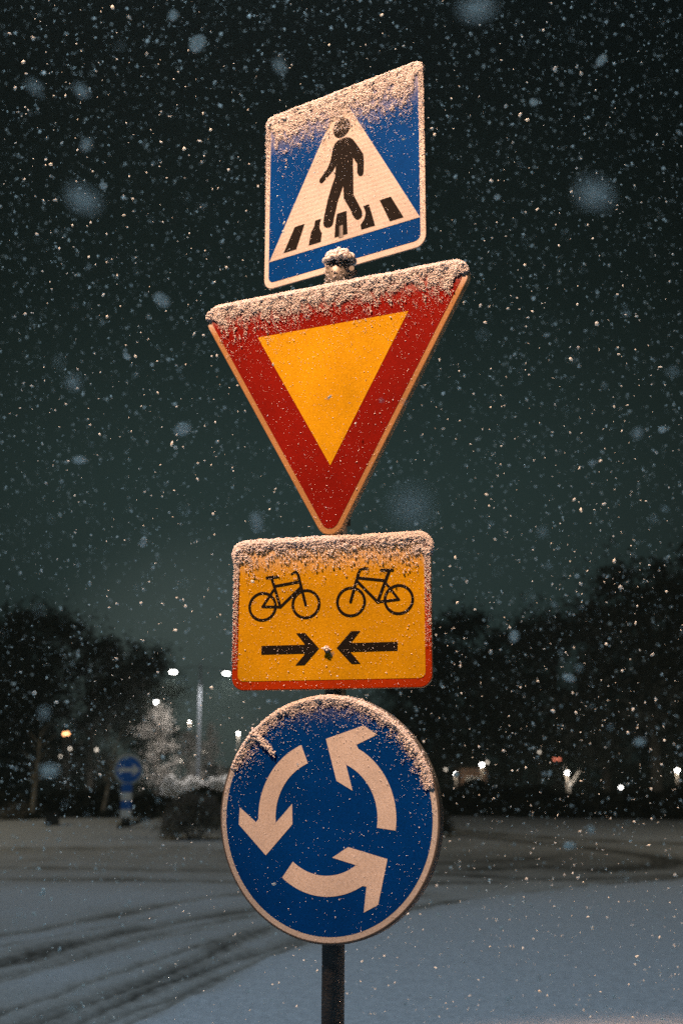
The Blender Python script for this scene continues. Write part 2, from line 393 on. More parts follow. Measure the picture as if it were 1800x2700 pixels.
sd_far = pdist(X, Y, FAR)*np.where(Y > far_y, 1, -1)     # + beyond the road
wob = 0.07*fbm(X, Y, 3.0, 1)
on_bank = 1/(1+np.exp(-np.clip((sd_fg+wob)/np.interp(X, [-0.6, 1.0, 2.5], [0.05, 0.14, 0.30]), -40, 40)))
beyond = 1/(1+np.exp(-np.clip((sd_far+wob)/0.06, -40, 40)))
slush = np.zeros(X.shape)
for pts, w, s in TRACKS:
    d = pdist(X, Y, cat(pts))
    ww = w*(1+0.30*fbm(X, Y, 2.2, 3)+0.28*fbm(X, Y, 9.0, 4))
    slush = np.maximum(slush, 1.12*s*np.exp(-(d/np.maximum(ww*0.9, 0.02))**2*0.9)*(0.72+0.28*np.cos(d*(70 if w < 0.2 else 34)+1.5*fbm(X, Y, 1.3, 21, 1))))
streak = np.clip(0.5+0.5*fbm(X*1.0, Y*0.55, 5.0, 5), 0, 1)
road = (1-on_bank)*(1-beyond)
inside = road > 0.5
untracked = np.exp(-(((X+3.6)/2.6)**2+((Y-14.6)/1.7)**2))*1.1
base_dirt = road*(0.22+0.22*(streak-0.5))*(1-0.85*np.clip(untracked, 0, 1))
brown = road*np.exp(-(((X-3.2)/3.2)**2+((Y-20.5)/3.6)**2))
dirt = np.clip(base_dirt+0.52*brown+slush*(0.45+0.55*streak)*np.where(beyond > .5, .8, 1), 0, 1)
Z = 0.09*on_bank+0.07*beyond
Z += 0.010*fbm(X, Y, 1.1, 7)*np.where(np.abs(X) < 17, 1, 0)
Z += road*(0.011*fbm(X, Y, 9.0, 9)) - 0.03*slush*road
edge = np.exp(-((sd_fg+0.05)/0.14)**2)
Z += np.where((np.abs(X) < 8) & (Y < 20), 0.0035*fbm(X, Y, 26.0, 17, 3), 0)
Z += edge*(0.022+0.03*np.maximum(fbm(X, Y, 14.0, 11), 0))
Z += 0.30*np.exp(-(((X+5.5)/6.0)**2+((Y-31)/5.0)**2))         # low mound of the roundabout island
nx, ny = len(xs), len(ys)
idx = np.arange(nx*ny).reshape(ny, nx)
Fq = np.stack([idx[:-1, :-1], idx[:-1, 1:], idx[1:, 1:], idx[1:, :-1]], -1).reshape(-1, 4)
rd = (inside[:-1, :-1] & inside[1:, 1:] & (np.abs(X[:-1, :-1]) < 16)).ravel()
def ground_mat(name):
    m = bpy.data.materials.new(name); m.use_nodes = True; t = m.node_tree; b = t.nodes['Principled BSDF']
    b.inputs['Roughness'].default_value = 0.85; b.inputs['Specular IOR Level'].default_value = 0.15
    at_ = t.nodes.new('ShaderNodeAttribute'); at_.attribute_name = 'slush'
    co = t.nodes.new('ShaderNodeTexCoord')
    n = t.nodes.new('ShaderNodeTexNoise'); n.inputs['Scale'].default_value = 9; n.inputs['Detail'].default_value = 8; n.inputs['Roughness'].default_value = 0.7
    t.links.new(co.outputs['Object'], n.inputs['Vector'])
    ad = t.nodes.new('ShaderNodeMath'); ad.operation = 'MULTIPLY_ADD'; ad.inputs[1].default_value = 0.55; ad.inputs[2].default_value = 0.72
    t.links.new(n.outputs[0], ad.inputs[0])
    mu = t.nodes.new('ShaderNodeMath'); mu.operation = 'MULTIPLY'; mu.use_clamp = True
    t.links.new(at_.outputs['Fac'], mu.inputs[0]); t.links.new(ad.outputs[0], mu.inputs[1])
    cr = t.nodes.new('ShaderNodeValToRGB'); ce = cr.color_ramp.elements
    ce[0].position = 0; ce[0].color = (0.68, 0.73, 0.80, 1); ce[1].position = 1; ce[1].color = (0.10, 0.098, 0.09, 1)
    q = ce.new(0.35); q.color = (0.50, 0.50, 0.49, 1)
    q = ce.new(0.7); q.color = (0.27, 0.265, 0.25, 1)
    t.links.new(mu.outputs[0], cr.inputs[0])
    wn = t.nodes.new('ShaderNodeTexNoise'); wn.inputs['Scale'].default_value = 26; wn.inputs['Detail'].default_value = 6; wn.inputs['Roughness'].default_value = 0.8
    t.links.new(co.outputs['Object'], wn.inputs['Vector'])
    r = t.nodes.new('ShaderNodeMapRange'); r.inputs['From Min'].default_value = .3; r.inputs['From Max'].default_value = .7; r.inputs['To Min'].default_value = 0.58; r.inputs['To Max'].default_value = 1.12
    t.links.new(wn.outputs[0], r.inputs['Value'])
    sc = t.nodes.new('ShaderNodeVectorMath'); sc.operation = 'SCALE'
    t.links.new(cr.outputs[0], sc.inputs[0]); t.links.new(r.outputs[0], sc.inputs['Scale']); t.links.new(sc.outputs[0], b.inputs['Base Color'])
    bp = t.nodes.new('ShaderNodeBump'); bp.inputs['Strength'].default_value = 0.6; bp.inputs['Distance'].default_value = 0.03
    t.links.new(wn.outputs[0], bp.inputs['Height']); t.links.new(bp.outputs[0], b.inputs['Normal'])
    return m
GM = ground_mat('snow_ground'); 
def sub_grid(name, mask, label, catname):
    F = Fq[mask]; used = np.unique(F); remap = np.full(nx*ny, -1); remap[used] = np.arange(len(used))
    V = np.stack([X.ravel(), Y.ravel(), Z.ravel()], -1)[used]
    o = np_mesh(name, V, remap[F], GM, smooth=True)
    a = o.data.attributes.new('slush', 'FLOAT', 'POINT'); a.data.foreach_set('value', dirt.ravel()[used].astype(np.float32))
    return tag(o, label, catname, kind='structure')
sub_grid('ground', ~rd, 'untouched snow cover on the verge and roundabout island', 'ground')
sub_grid('road', rd, 'snow-covered roundabout road with dark slushy wheel tracks', 'road')
def gz(x, y):
    i = int(np.argmin(np.abs(xs-x))); j = int(np.argmin(np.abs(ys-y))); return float(Z[j, i])

# ------------------------------------------------------------------ sign post with its four signs
PX, PY = -0.0176, 3.43
def pole_x(zrel): return PX+0.00517*zrel
post = thing('sign_post', 'dark grey steel post in the foreground carrying four stacked road signs', 'post', (pole_x(-1.3), PY, gz(0, 3.4)))
bm = bmesh.new()
zb = -0.25; zt = CAMZ+1.523-gz(0, 3.4)
tube(bm, (0, 0, zb), (0.00517*zt, 0, zt), 0.0305, seg=32)
obj('pole', bm, 'pole_steel', post, smooth=False)
for p in post.children[0].data.polygons: p.use_smooth = len(p.vertices) == 4
bm = bmesh.new(); tx = 0.00517*zt
lathe(bm, [(0.034, -0.085), (0.040, -0.083), (0.040, -0.012), (0.034, -0.006), (0.034, 0.012), (0.027, 0.024), (0.012, 0.030)], 32, (tx, 0, zt))
obj('pole_cap', bm, 'sheet_metal', post, smooth=True)
for sx, sz in ((0.036, 0.012), (0.043, -0.03)):
    bm = bmesh.new(); tube(bm, (tx+sx, -0.020, zt+sz), (tx+sx-0.004, -0.052, zt+sz), 0.0085, seg=6); tube(bm, (tx+sx, -0.02, zt+sz), (tx+sx, -0.028, zt+sz), 0.013, seg=16)
    obj('bolt', bm, 'sheet_metal', post)
# snow heaped on the cap
n = 420; a = rng.random(n)*6.283; q = np.sqrt(rng.random(n))
hh = 0.032*np.sqrt(np.clip(1-q*q, 0, 1))
P = np.stack([tx+0.003+0.047*q*np.cos(a), -0.006+0.045*q*np.sin(a), zt+0.018+hh*rng.random(n)-0.012*q**2], -1)
V1 = merge([blobs(P, rng.uniform(0.004, 0.009, n), ICO2, 0.1), blobs([(tx+0.002, -0.004, zt+0.018)], [0.038], ICO2, 0.05, np.array([[1.05, 0.62, 0.95]]))])
n = 70; a = rng.uniform(-3.1, 0.2, n); hz_ = rng.uniform(-0.075, 0.01, n)
P = np.stack([tx+0.042*np.cos(a), 0.042*np.sin(a), zt+hz_], -1)
V2 = blobs(P, rng.uniform(0.0012, 0.0045, n), OCT)
np_mesh('snow_cap', *merge([V1, V2]), 'snow', post, True)

def bracket(parent, x0, z, width, back, depth):
    """flat steel band and round clamp behind a sign"""
    bm = bmesh.new(); box(bm, (-width/2, depth+0.001, z-0.018), (width/2, depth+0.006, z+0.018))
    obj('clamp', bm, 'sheet_metal', parent)
    bm = bmesh.new(); lathe(bm, [(0.0312, -0.02), (0.037, -0.02), (0.037, 0.02), (0.0312, 0.02)], 24, (x0, back, z))
    obj('clamp', bm, 'sheet_metal', parent)

def face_snow(parent, outline_top, thick, reach, amount, rim, width, half_x, inside_fn, dust, seed, lumps=1.0, name='snow_crust', depth=0.02, streak_pts=None, sparse=0):
    """wind-blown snow stuck to the upper part of a sign: thick lumpy rim on the edge, crust below it, then grains and dust"""
    global rng
    rng = np.random.default_rng(seed)
    parts = []
    # smooth lumpy bead of snow lying along the top edge, with grains frozen onto it
    def bead(tt, ph, k=1.0):
        X0, Z0, NX, NZ = outline_top(tt)
        taper = np.clip(np.minimum(tt, 1-tt)/0.06, 0.12, 1)**0.6
        hh = thick*taper*(0.78+0.16*fbm(tt*half_x*2, ph*0.01, 60.0, seed, 2)+0.14*fbm(tt*half_x*2, ph*0.02, 260.0, seed+2, 2))
        hf = (depth+0.009)/2*(0.85+0.10*fbm(tt*half_x*2, ph*0.02, 150.0, seed+3, 2))
        a_ = hh*np.sin(ph)**0.8*k-0.003*(1-np.sin(ph))
        y = depth/2-0.0025-hf*np.cos(ph)*k
        return np.stack([X0+NX*a_, y, Z0+NZ*a_], -1)
    nt, nph = 420, 13
    T, PH = np.meshgrid(np.linspace(0.001, 0.999, nt), np.linspace(0.02, math.pi-0.02, nph), indexing='ij')
    C = bead(T.ravel(), PH.ravel()).reshape(nt, nph, 3)
    C += rng.normal(0, 0.00035, C.shape)
    ii = np.arange(nt*nph).reshape(nt, nph)
    q4 = np.stack([ii[:-1, :-1], ii[1:, :-1], ii[1:, 1:], ii[:-1, 1:]], -1).reshape(-1, 4)
    core = np_mesh('snow_cap', C.reshape(-1, 3), q4, 'snow', parent, True)
    P = bead(rng.random(rim)*0.998+0.001, rng.random(rim)**0.8*math.pi, 0.97)
    parts.append(blobs(P, rng.uniform(0.0009, 0.0024, rim)*width*np.where(rng.random(rim) < 0.06, 1.6, 1), ICO1))
    # front crust
    def scatter(n, rmin, rmax, decay, p, base, ybias, cut=-0.5):
        tt = rng.random(n); X0, Z0, NX, NZ = outline_top(tt)
        d = decay*rng.exponential(1, n)**p
        px = X0-NX*d+rng.normal(0, 0.004, n); pz = Z0-NZ*d
        cl = fbm(px*1.0, pz*1.0, 150.0, seed+1, 3)+0.5*fbm(px, pz, 30.0, seed+4, 2)
        ok = inside_fn(px, pz) & (cl+rng.normal(0, 0.3, len(px)) > cut+(d/reach)*0.45)
        px, pz, d, cl = px[ok], pz[ok], d[ok], cl[ok]
        r = rng.uniform(rmin, rmax, len(px))*(0.65+0.45*np.exp(-d/reach*1.6))*(1+0.25*np.clip(cl, -1, 1.2))
        lift = ybias*np.exp(-d/reach*2.2)*(0.6+0.9*np.clip(cl, 0, 1.4))
        return blobs(np.stack([px, -0.003-r*0.35-lift*rng.random(len(px)), pz], -1), r, base)
    parts.append(scatter(int(amount*1.9), 0.0015, 0.0034, reach*0.26, 1.0, ICO1, 0.004*lumps, -0.7))
    parts.append(scatter(int(amount*0.42), 0.0020, 0.0040, reach*0.70, 1.0, ICO1, 0.007*lumps, 0.0))
    parts.append(scatter(int(amount*3.4), 0.0009, 0.0020, reach*0.55, 1.0, OCT, 0.0015*lumps, -0.5))
    parts.append(scatter(int(amount*3.6), 0.0005, 0.0012, reach*1.15, 1.0, OCT, 0.001, -0.6))
    # loose grains over the whole face
    dust = int(dust*0.7); n = dust*3; px = rng.uniform(-half_x, half_x, n); pz = rng.uniform(-0.7, 0.7, n)
    ok = inside_fn(px, pz); px, pz = px[ok][:dust], pz[ok][:dust]
    parts.append(blobs(np.stack([px, np.full(len(px), -0.0022), pz], -1), 0.0004+rng.exponential(0.00040, len(px)).clip(0, 0.0020), OCT, 0.22, np.tile([1.0, 0.35, 1.0], (len(px), 1))))
    if streak_pts is not None:
        (ax, az), (bx_, bz) = streak_pts; n = 260; t_ = rng.random(n)
        w = 0.0042
        P = np.stack([ax+(bx_-ax)*t_+rng.normal(0, w, n), -0.004-0.005*rng.random(n), az+(bz-az)*t_+rng.normal(0, w, n)], -1)
        parts.append(blobs(P, rng.uniform(0.0015, 0.0042, n)*(1.15-0.4*t_)))
    V, F = merge(parts)
    return np_mesh(name, V, F, 'snow', parent, True)
def seg_line(p0, p1, nrm=(0, 1)):
    def f(t):
        t = t*1.0
        return p0[0]+(p1[0]-p0[0])*t, p0[1]+(p1[1]-p0[1])*t, np.full(t.shape, nrm[0]), np.full(t.shape, nrm[1])
    return f
def loop_line(loop):
    P = np.array(loop); S = np.r_[0, np.cumsum(np.hypot(*np.diff(P, axis=0).T))]; S /= S[-1]
    def f(t):
        x = np.interp(t, S, P[:, 0]); z = np.interp(t, S, P[:, 1])
        x2 = np.interp(np.clip(t+.004, 0, 1), S, P[:, 0]); z2 = np.interp(np.clip(t+.004, 0, 1), S, P[:, 1])
        x1 = np.interp(np.clip(t-.004, 0, 1), S, P[:, 0]); z1 = np.interp(np.clip(t-.004, 0, 1), S, P[:, 1])
        dx, dz = x2-x1, z2-z1; l = np.hypot(dx, dz)+1e-9
        return x, z, -dz/l*np.sign(dx+1e-12)*1.0, dx/l*np.sign(dx+1e-12)
    return f

# --- pedestrian crossing sign (square)
sq = thing('crossing_sign', 'square blue pedestrian crossing sign, white triangle with a walking figure, topmost on the post', 'road sign',
           (-0.002, 3.50, CAMZ+1.8486), -0.60891)
h = 0.3044
panel('panel', rounded([(-h, -h), (h, -h), (h, h), (-h, h)], 0.036), 0.006, ['white_plain', 'sheet_metal'], sq)
b_ = 0.2855
decal('blue_field', rounded([(-b_, -b_+.003), (b_, -b_+.003), (b_, b_), (-b_, b_)], 0.020), -0.0007, 'blue_frosted', sq)
decal('white_triangle', [(-0.2835, -0.2106), (0.2855, -0.2106), (0.0005, 0.2899)], -0.0014, 'white_film', sq)
WALK = [(-0.0081,0.1357),(0.0060,0.1372),(0.0198,0.1363),(0.0330,0.1310),(0.0448,0.1212),(0.0613,0.0959),(0.0832,0.0591),(0.0858,0.0335),(0.0846,-0.0056),(0.0803,-0.0131),(0.0740,-0.0140),(0.0670,-0.0110),(0.0601,0.0019),(0.0613,0.0312),(0.0448,0.0587),(0.0448,0.0214),(0.0459,-0.0086),(0.0464,-0.0679),(0.0638,-0.1023),(0.0773,-0.1305),(0.0800,-0.1434),(0.0775,-0.1515),(0.0719,-0.1560),(0.0635,-0.1580),(0.0556,-0.1545),(0.0448,-0.1408),(0.0339,-0.1133),(0.0102,-0.0722),(0.0079,-0.027),(-0.0131,-0.0753),(-0.0257,-0.1211),(-0.0312,-0.1451),(-0.0360,-0.1515),(-0.0434,-0.1541),(-0.0520,-0.1535),(-0.0603,-0.1490),(-0.0665,-0.1420),(-0.0688,-0.1340),(-0.0661,-0.1148),(-0.0523,-0.0591),(-0.0357,-0.0141),(-0.0234,0.0122),(-0.0208,0.0515),(-0.0303,0.0368),(-0.0471,0.0244),(-0.0725,0.0064),(-0.0790,0.0070),(-0.0845,0.0130),(-0.084,0.0215),(-0.0557,0.0471),(-0.0417,0.0731),(-0.0323,0.1156),(-0.025,0.1275),(-0.0170,0.1330)]
wk = decal('walking_figure', WALK, -0.0021, 'black_film', sq)
decal('head', [(0.0013+0.0325*math.cos(k*math.pi/16), 0.1750+0.0335*math.sin(k*math.pi/16)) for k in range(32)], -0.0021, 'black_frosted', wk)
for st in ([(-0.1807,-0.115),(-0.1413,-0.115),(-0.1739,-0.1935),(-0.2246,-0.1935)],
           [(-0.1001,-0.115),(-0.0774,-0.115),(-0.0818,-0.1303),(-0.0824,-0.145),(-0.0770,-0.160),(-0.0735,-0.165),(-0.078,-0.1938),(-0.125,-0.1938),(-0.1157,-0.1508),(-0.1039,-0.1341)],
           [(-0.0141,-0.1155),(0.0202,-0.1155),(0.0241,-0.1937),(-0.0249,-0.1937),(-0.0228,-0.1563),(-0.0185,-0.128)],
           [(0.0827,-0.1175),(0.1042,-0.1173),(0.1263,-0.1940),(0.0756,-0.1940),(0.0728,-0.1774),(0.0853,-0.1642),(0.0912,-0.150),(0.0910,-0.138)],
           [(0.1431,-0.115),(0.1837,-0.115),(0.2285,-0.1950),(0.1794,-0.1950)]):
    decal('crossing_stripe', st, -0.0021, 'black_film', sq)
bracket(sq, 0.0, -0.18, 0.34, 0.034, 0.006)
bm = bmesh.new(); tube(bm, (0, 0.034, -0.36), (0, 0.034, 0.22), 0.021, seg=20); obj('mounting_bar', bm, 'pole_steel', sq)
ins = lambda x, z: (np.abs(x) < 0.302) & (np.abs(z) < 0.303)
arc = [(-h, h-0.030)]+[(-h+0.036*(1-math.cos(k*math.pi/12)), h-0.036+0.036*math.sin(k*math.pi/12)) for k in range(1, 7)]
arc += [(-p[0], p[1]) for p in arc[::-1]]
face_snow(sq, loop_line(arc), 0.005, 0.105, 6400, 3600, 1.0, 0.305, ins, 2600, 21, 1.0, depth=0.008)
# a narrow band of frozen snow on the right and left borders
def side_snow(parent, x0, x1, z0, z1, n, seed, bias):
    global rng
    rng = np.random.default_rng(seed); u = rng.random(n)**bias
    P = np.stack([rng.uniform(x0, x1, n), -0.003-rng.random(n)*0.002, z1-(z1-z0)*u], -1)
    np_mesh('snow_crust', *blobs(P, rng.uniform(0.0007, 0.0024, n)*(1.3-0.8*u), OCT), 'snow', parent)
side_snow(sq, 0.286, 0.304, -0.25, 0.28, 900, 5, 1.6)
side_snow(sq, -0.304, -0.288, -0.10, 0.28, 600, 6, 1.7)

# --- give way triangle
tri = thing('give_way_sign', 'large inverted triangular give way sign, yellow with a broad red border and snowy top edge', 'road sign',
            (-0.032, 3.37, CAMZ+1.3109), -0.45458)
def eq(rin, rc, seg=8):
    c = (0.0, -0.1426); R_ = 2*rin
    return rounded([(c[0]+R_*math.cos(a_), c[1]+R_*math.sin(a_)) for a_ in (R(-90), R(30), R(150))], rc, seg)
outl = eq(0.2667, 0.045, 12)
panel('panel', outl, 0.020, ['rim_frosted', 'warm_edge'], tri, 0.003)
decal('red_border', eq(0.2490, 0.028, 10), -0.0007, 'red_frosted', tri)
decal('yellow_field', [(-0.2470, -0.0), (0.0, -0.4278), (0.2470, -0.0)], -0.0014, 'yellow_film', tri)
bracket(tri, 0.012, -0.03, 0.30, 0.062, 0.020); bracket(tri, 0.012, -0.40, 0.14, 0.062, 0.020)
bm = bmesh.new(); box(bm, (0.008, 0.022, -0.60), (0.040, 0.05, -0.548)); obj('clamp', bm, 'dark_box', tri)
up = [p for p in outl if p[1] > 0.085]
up = sorted(up, key=lambda p: p[0])
c0 = (0.0, -0.1426)
def in_tri(x, z, r=0.262):
    ok = np.ones(x.shape, bool)
    for a_ in (R(90), R(-30), R(210)): ok &= ((x-c0[0])*math.cos(a_)+(z-c0[1])*math.sin(a_) < r)
    return ok & (np.hypot(np.abs(x)-0.3841, z-0.079) < 0.05) | (ok & (np.abs(x) < 0.384))
face_snow(tri, loop_line(up), 0.011, 0.080, 4800, 3400, 1.0, 0.42, in_tri, 3200, 33, 1.15, depth=0.022)

# --- bicycle plate
bx = thing('bicycle_plate', 'yellow rectangular plate with two bicycles and two arrows facing each other, below the triangle', 'road sign',
           (-0.031, 3.37, CAMZ+0.4556), -0.26042)
hw, hh_ = 0.2868, 0.2095
outb = rounded([(-hw, -hh_), (hw, -hh_), (hw, hh_), (-hw, hh_)], 0.036)
panel('panel', outb, 0.010, ['orange_frosted', 'warm_edge'], bx)
decal('yellow_field', rounded([(-0.2690, -0.1835), (0.2680, -0.1835), (0.2680, 0.190), (-0.2690, 0.190)], 0.017), -0.0007, 'yellow_frosted', bx)
def stroke_poly(p0, p1, w0, w1=None):
    w1 = w0 if w1 is None else w1
    p0, p1 = Vector(p0), Vector(p1); d = (p1-p0).normalized(); nn = Vector((-d.y, d.x)); o = []
    for k in range(9):
        a_ = math.pi/2+math.pi*k/8; o.append(p0+(d*math.cos(a_)+nn*math.sin(a_))*w0/2)
    for k in range(9):
        a_ = -math.pi/2+math.pi*k/8; o.append(p1+(d*math.cos(a_)+nn*math.sin(a_))*w1/2)
    return [tuple(q_) for q_ in o]
def bicycle(rear, front, wr, lines):
    bm = bmesh.new()
    def add(pts, y):
        f = bm.faces.new([bm.verts.new((p[0], y, p[1])) for p in pts]); bm.normal_update()
        if f.normal.y > 0: f.normal_flip()
    for c in (rear, front):
        ro, ri = wr, wr-0.0078; seg = 48
        A = [bm.verts.new((c[0]+ro*math.cos(2*math.pi*k/seg), -0.0014, c[1]+ro*math.sin(2*math.pi*k/seg))) for k in range(seg)]
        B = [bm.verts.new((c[0]+ri*math.cos(2*math.pi*k/seg), -0.0014, c[1]+ri*math.sin(2*math.pi*k/seg))) for k in range(seg)]
        for k in range(seg): bm.faces.new((A[k], A[(k+1) % seg], B[(k+1) % seg], B[k]))
    for i, (p0, p1, w) in enumerate(lines): add(stroke_poly(p0, p1, w), -0.00142-0.00004*i)
    bmesh.ops.triangulate(bm, faces=bm.faces[:])
    bm.normal_update()
    for f in bm.faces:
        if f.normal.y > 0: f.normal_flip()
    return obj('bicycle_symbol', bm, 'black_film', bx)
r1, f1 = (-0.1985, 0.0262), (-0.0703, 0.0292)
bicycle(r1, f1, 0.0425, [(r1, (-0.1455, 0.0235), 0.0075), ((-0.1725, 0.107), (-0.1455, 0.0235), 0.0085), ((-0.163, 0.0834), (-0.0891, 0.0938), 0.0080),
    ((-0.1455, 0.0235), (-0.0844, 0.0790), 0.0080), ((-0.1665, 0.0724), r1, 0.0070), ((-0.0935, 0.1125), (-0.0712, 0.0271), 0.0082),
    ((-0.0935, 0.1125), (-0.0975, 0.1195), 0.0070), ((-0.0975, 0.1195), (-0.1060, 0.1215), 0.0060), ((-0.1060, 0.1215), (-0.1130, 0.1165), 0.0055), ((-0.187, 0.1088), (-0.156, 0.1107), 0.0080)])
r2, f2 = (0.1958, 0.0328), (0.0601, 0.0312)
bicycle(r2, f2, 0.0430, [(r2, (0.1362, 0.0280), 0.0075), ((0.1688, 0.1118), (0.1362, 0.0280), 0.0088), ((0.0779, 0.0981), (0.1585, 0.0868), 0.0080),
    ((0.1362, 0.0280), (0.0779, 0.0880), 0.0080), ((0.1587, 0.0817), r2, 0.0070), ((0.0820, 0.1120), (0.0590, 0.0313), 0.0082),
    ((0.0820, 0.1120), (0.0868, 0.1209), 0.0072), ((0.0868, 0.1209), (0.0965, 0.1235), 0.0062), ((0.0965, 0.1235), (0.1082, 0.1232), 0.0072), ((0.1470, 0.1165), (0.1790, 0.1157), 0.0080)])
decal('arrow', [(-0.1999,-0.0849),(-0.0716,-0.0849),(-0.0985,-0.0523),(-0.0717,-0.0523),(-0.0311,-0.0965),(-0.0730,-0.1418),(-0.0995,-0.1418),(-0.0706,-0.1095),(-0.1999,-0.1095)], -0.0014, 'black_film', bx)
decal('arrow', [(0.1914,-0.0837),(0.1914,-0.1082),(0.0585,-0.1082),(0.0873,-0.1415),(0.0620,-0.1415),(0.0193,-0.0963),(0.0605,-0.0510),(0.0870,-0.0510),(0.0597,-0.0837)], -0.0014, 'black_film', bx)
bm = bmesh.new(); lathe(bm, [(0.0085, 0), (0.0085, 0.002), (0.0055, 0.0025), (0.0055, 0.007), (0.003, 0.0075)], 12)
bmesh.ops.rotate(bm, verts=bm.verts[:], cent=(0, 0, 0), matrix=Matrix.Rotation(R(90), 3, 'X')); bmesh.ops.translate(bm, verts=bm.verts[:], vec=(-0.0078, -0.0015, -0.1015))
bl = obj('bolt', bm, 'sheet_metal', bx, smooth=True)
nb = 40; P = np.stack([-0.0078+rng.normal(0, .003, nb), -0.008-rng.random(nb)*.005, -0.099+rng.normal(0, .003, nb)], -1)
np_mesh('snow_cap', *blobs(P, rng.uniform(.002, .0042, nb)), 'snow', bl)
bracket(bx, 0.014, 0.10, 0.30, 0.062, 0.010); bracket(bx, 0.014, -0.10, 0.30, 0.062, 0.010)
arc = [(-hw, hh_-0.055), (-hw, hh_-0.036)]+[(-hw+0.036*(1-math.cos(k*math.pi/12)), hh_-0.036+0.036*math.sin(k*math.pi/12)) for k in range(1, 7)]
arc += [(-p[0], p[1]) for p in arc[::-1]]
in_bx = lambda x, z: (np.abs(x) < hw-.001) & (np.abs(z) < hh_) & ~((np.abs(x) > hw-.036) & (z > hh_-.036) & (np.hypot(np.abs(x)-(hw-.036), z-(hh_-.036)) > .034))
face_snow(bx, loop_line(arc), 0.016, 0.080, 900, 2200, 1.05, hw, in_bx, 3600, 44, 1.0, depth=0.014)
side_snow(bx, -hw, -hw+0.016, -0.14, 0.17, 900, 15, 1.3)
side_snow(bx, hw-0.018, hw, -0.10, 0.17, 700, 16, 1.5)

# --- roundabout disc
ci = thing('roundabout_sign', 'round blue roundabout sign with three white curved arrows, lowest on the post', 'road sign',
           (-0.041, 3.37, CAMZ-0.0959), -0.4307)
def circ(r, n_=128): return [(r*math.cos(2*math.pi*k/n_), r*math.sin(2*math.pi*k/n_)) for k in range(n_)]
panel('panel', circ(0.3275), 0.026, ['rim_metal', 'rim_metal'], ci, 0.004)
decal('white_border', circ(0.3210), -0.0004, 'rim_white', ci)
decal('blue_field', circ(0.3065), -0.0007, 'disc_frosted', ci)
def pol(a_, r): return (r*math.cos(R(a_)), r*math.sin(R(a_))-0.001)
arrow = [pol(90, .2085), pol(71.5, .1020), pol(41.5, .107), pol(69.5, .1625)]
arrow += [pol(a_, .1520) for a_ in np.linspace(66, -9, 26)]+[pol(a_, .2055) for a_ in np.linspace(-8.5, 62, 26)]
arrow += [pol(64.5, .2130), pol(55, .2660), pol(65, .2680)]
for k in range(3):
    a_ = R(120*k); decal('arrow', [(x*math.cos(a_)-z*math.sin(a_), x*math.sin(a_)+z*math.cos(a_)) for x, z in arrow], -0.0014, 'white_plain', ci)
bracket(ci, 0.020, 0.12, 0.30, 0.064, 0.021); bracket(ci, 0.020, -0.12, 0.30, 0.064, 0.021)
ringtop = [(0.3215*math.cos(R(a_)), 0.3215*math.sin(R(a_))) for a_ in np.linspace(156, 14, 60)]
in_ci = lambda x, z: np.hypot(x, z) < 0.3175
face_snow(ci, loop_line(ringtop), 0.006, 0.022, 2600, 4200, 1.1, 0.32, in_ci, 1500, 55, 0.9, depth=0.022,
          streak_pts=((-0.222, 0.226), (-0.155, 0.168)))
rng = np.random.default_rng(91)
n = 1500; a = R(90)+rng.normal(0, 0.75, n); q = 0.318-rng.exponential(0.030, n); ok = q > 0.02
P = np.stack([(q*np.cos(a))[ok], np.full(ok.sum(), -0.003), (q*np.sin(a))[ok]], -1)
np_mesh('snow_crust', *blobs(P, rng.uniform(.0006, .0017, len(P)), OCT), 'snow', ci)

# ------------------------------------------------------------------ trees, hedges, shrubs
def twigs(n, fn, smin, smax):
    """n small crossed leaf-sized faces at positions from fn"""
    P = fn(n); n = len(P)
    A = rng.normal(size=(n, 3)); A /= np.linalg.norm(A, axis=1)[:, None]
    B = rng.normal(size=(n, 3)); B -= (B*A).sum(1)[:, None]*A; B /= np.linalg.norm(B, axis=1)[:, None]
    s = rng.uniform(smin, smax, n)[:, None]
    V = np.stack([P-A*s, P+B*s*0.45, P+A*s, P-B*s*0.45], 1).reshape(-1, 3)
    return V, np.arange(n*4).reshape(n, 4)
def clump_fn(centers, radii, flat=0.8, soft=False):
    centers = np.array(centers); radii = np.array(radii); w = radii**2/np.sum(radii**2)
    def f(n):
        i = rng.choice(len(centers), n, p=w); d = rng.normal(size=(n, 3)); d /= np.linalg.norm(d, axis=1)[:, None]
        r = (np.abs(rng.normal(0, 0.62, n)).clip(0, 1.9)*radii[i])[:, None] if soft else (rng.random(n)**0.45*radii[i])[:, None]
        return centers[i]+d*r*np.array([1, 1, flat])
    return f
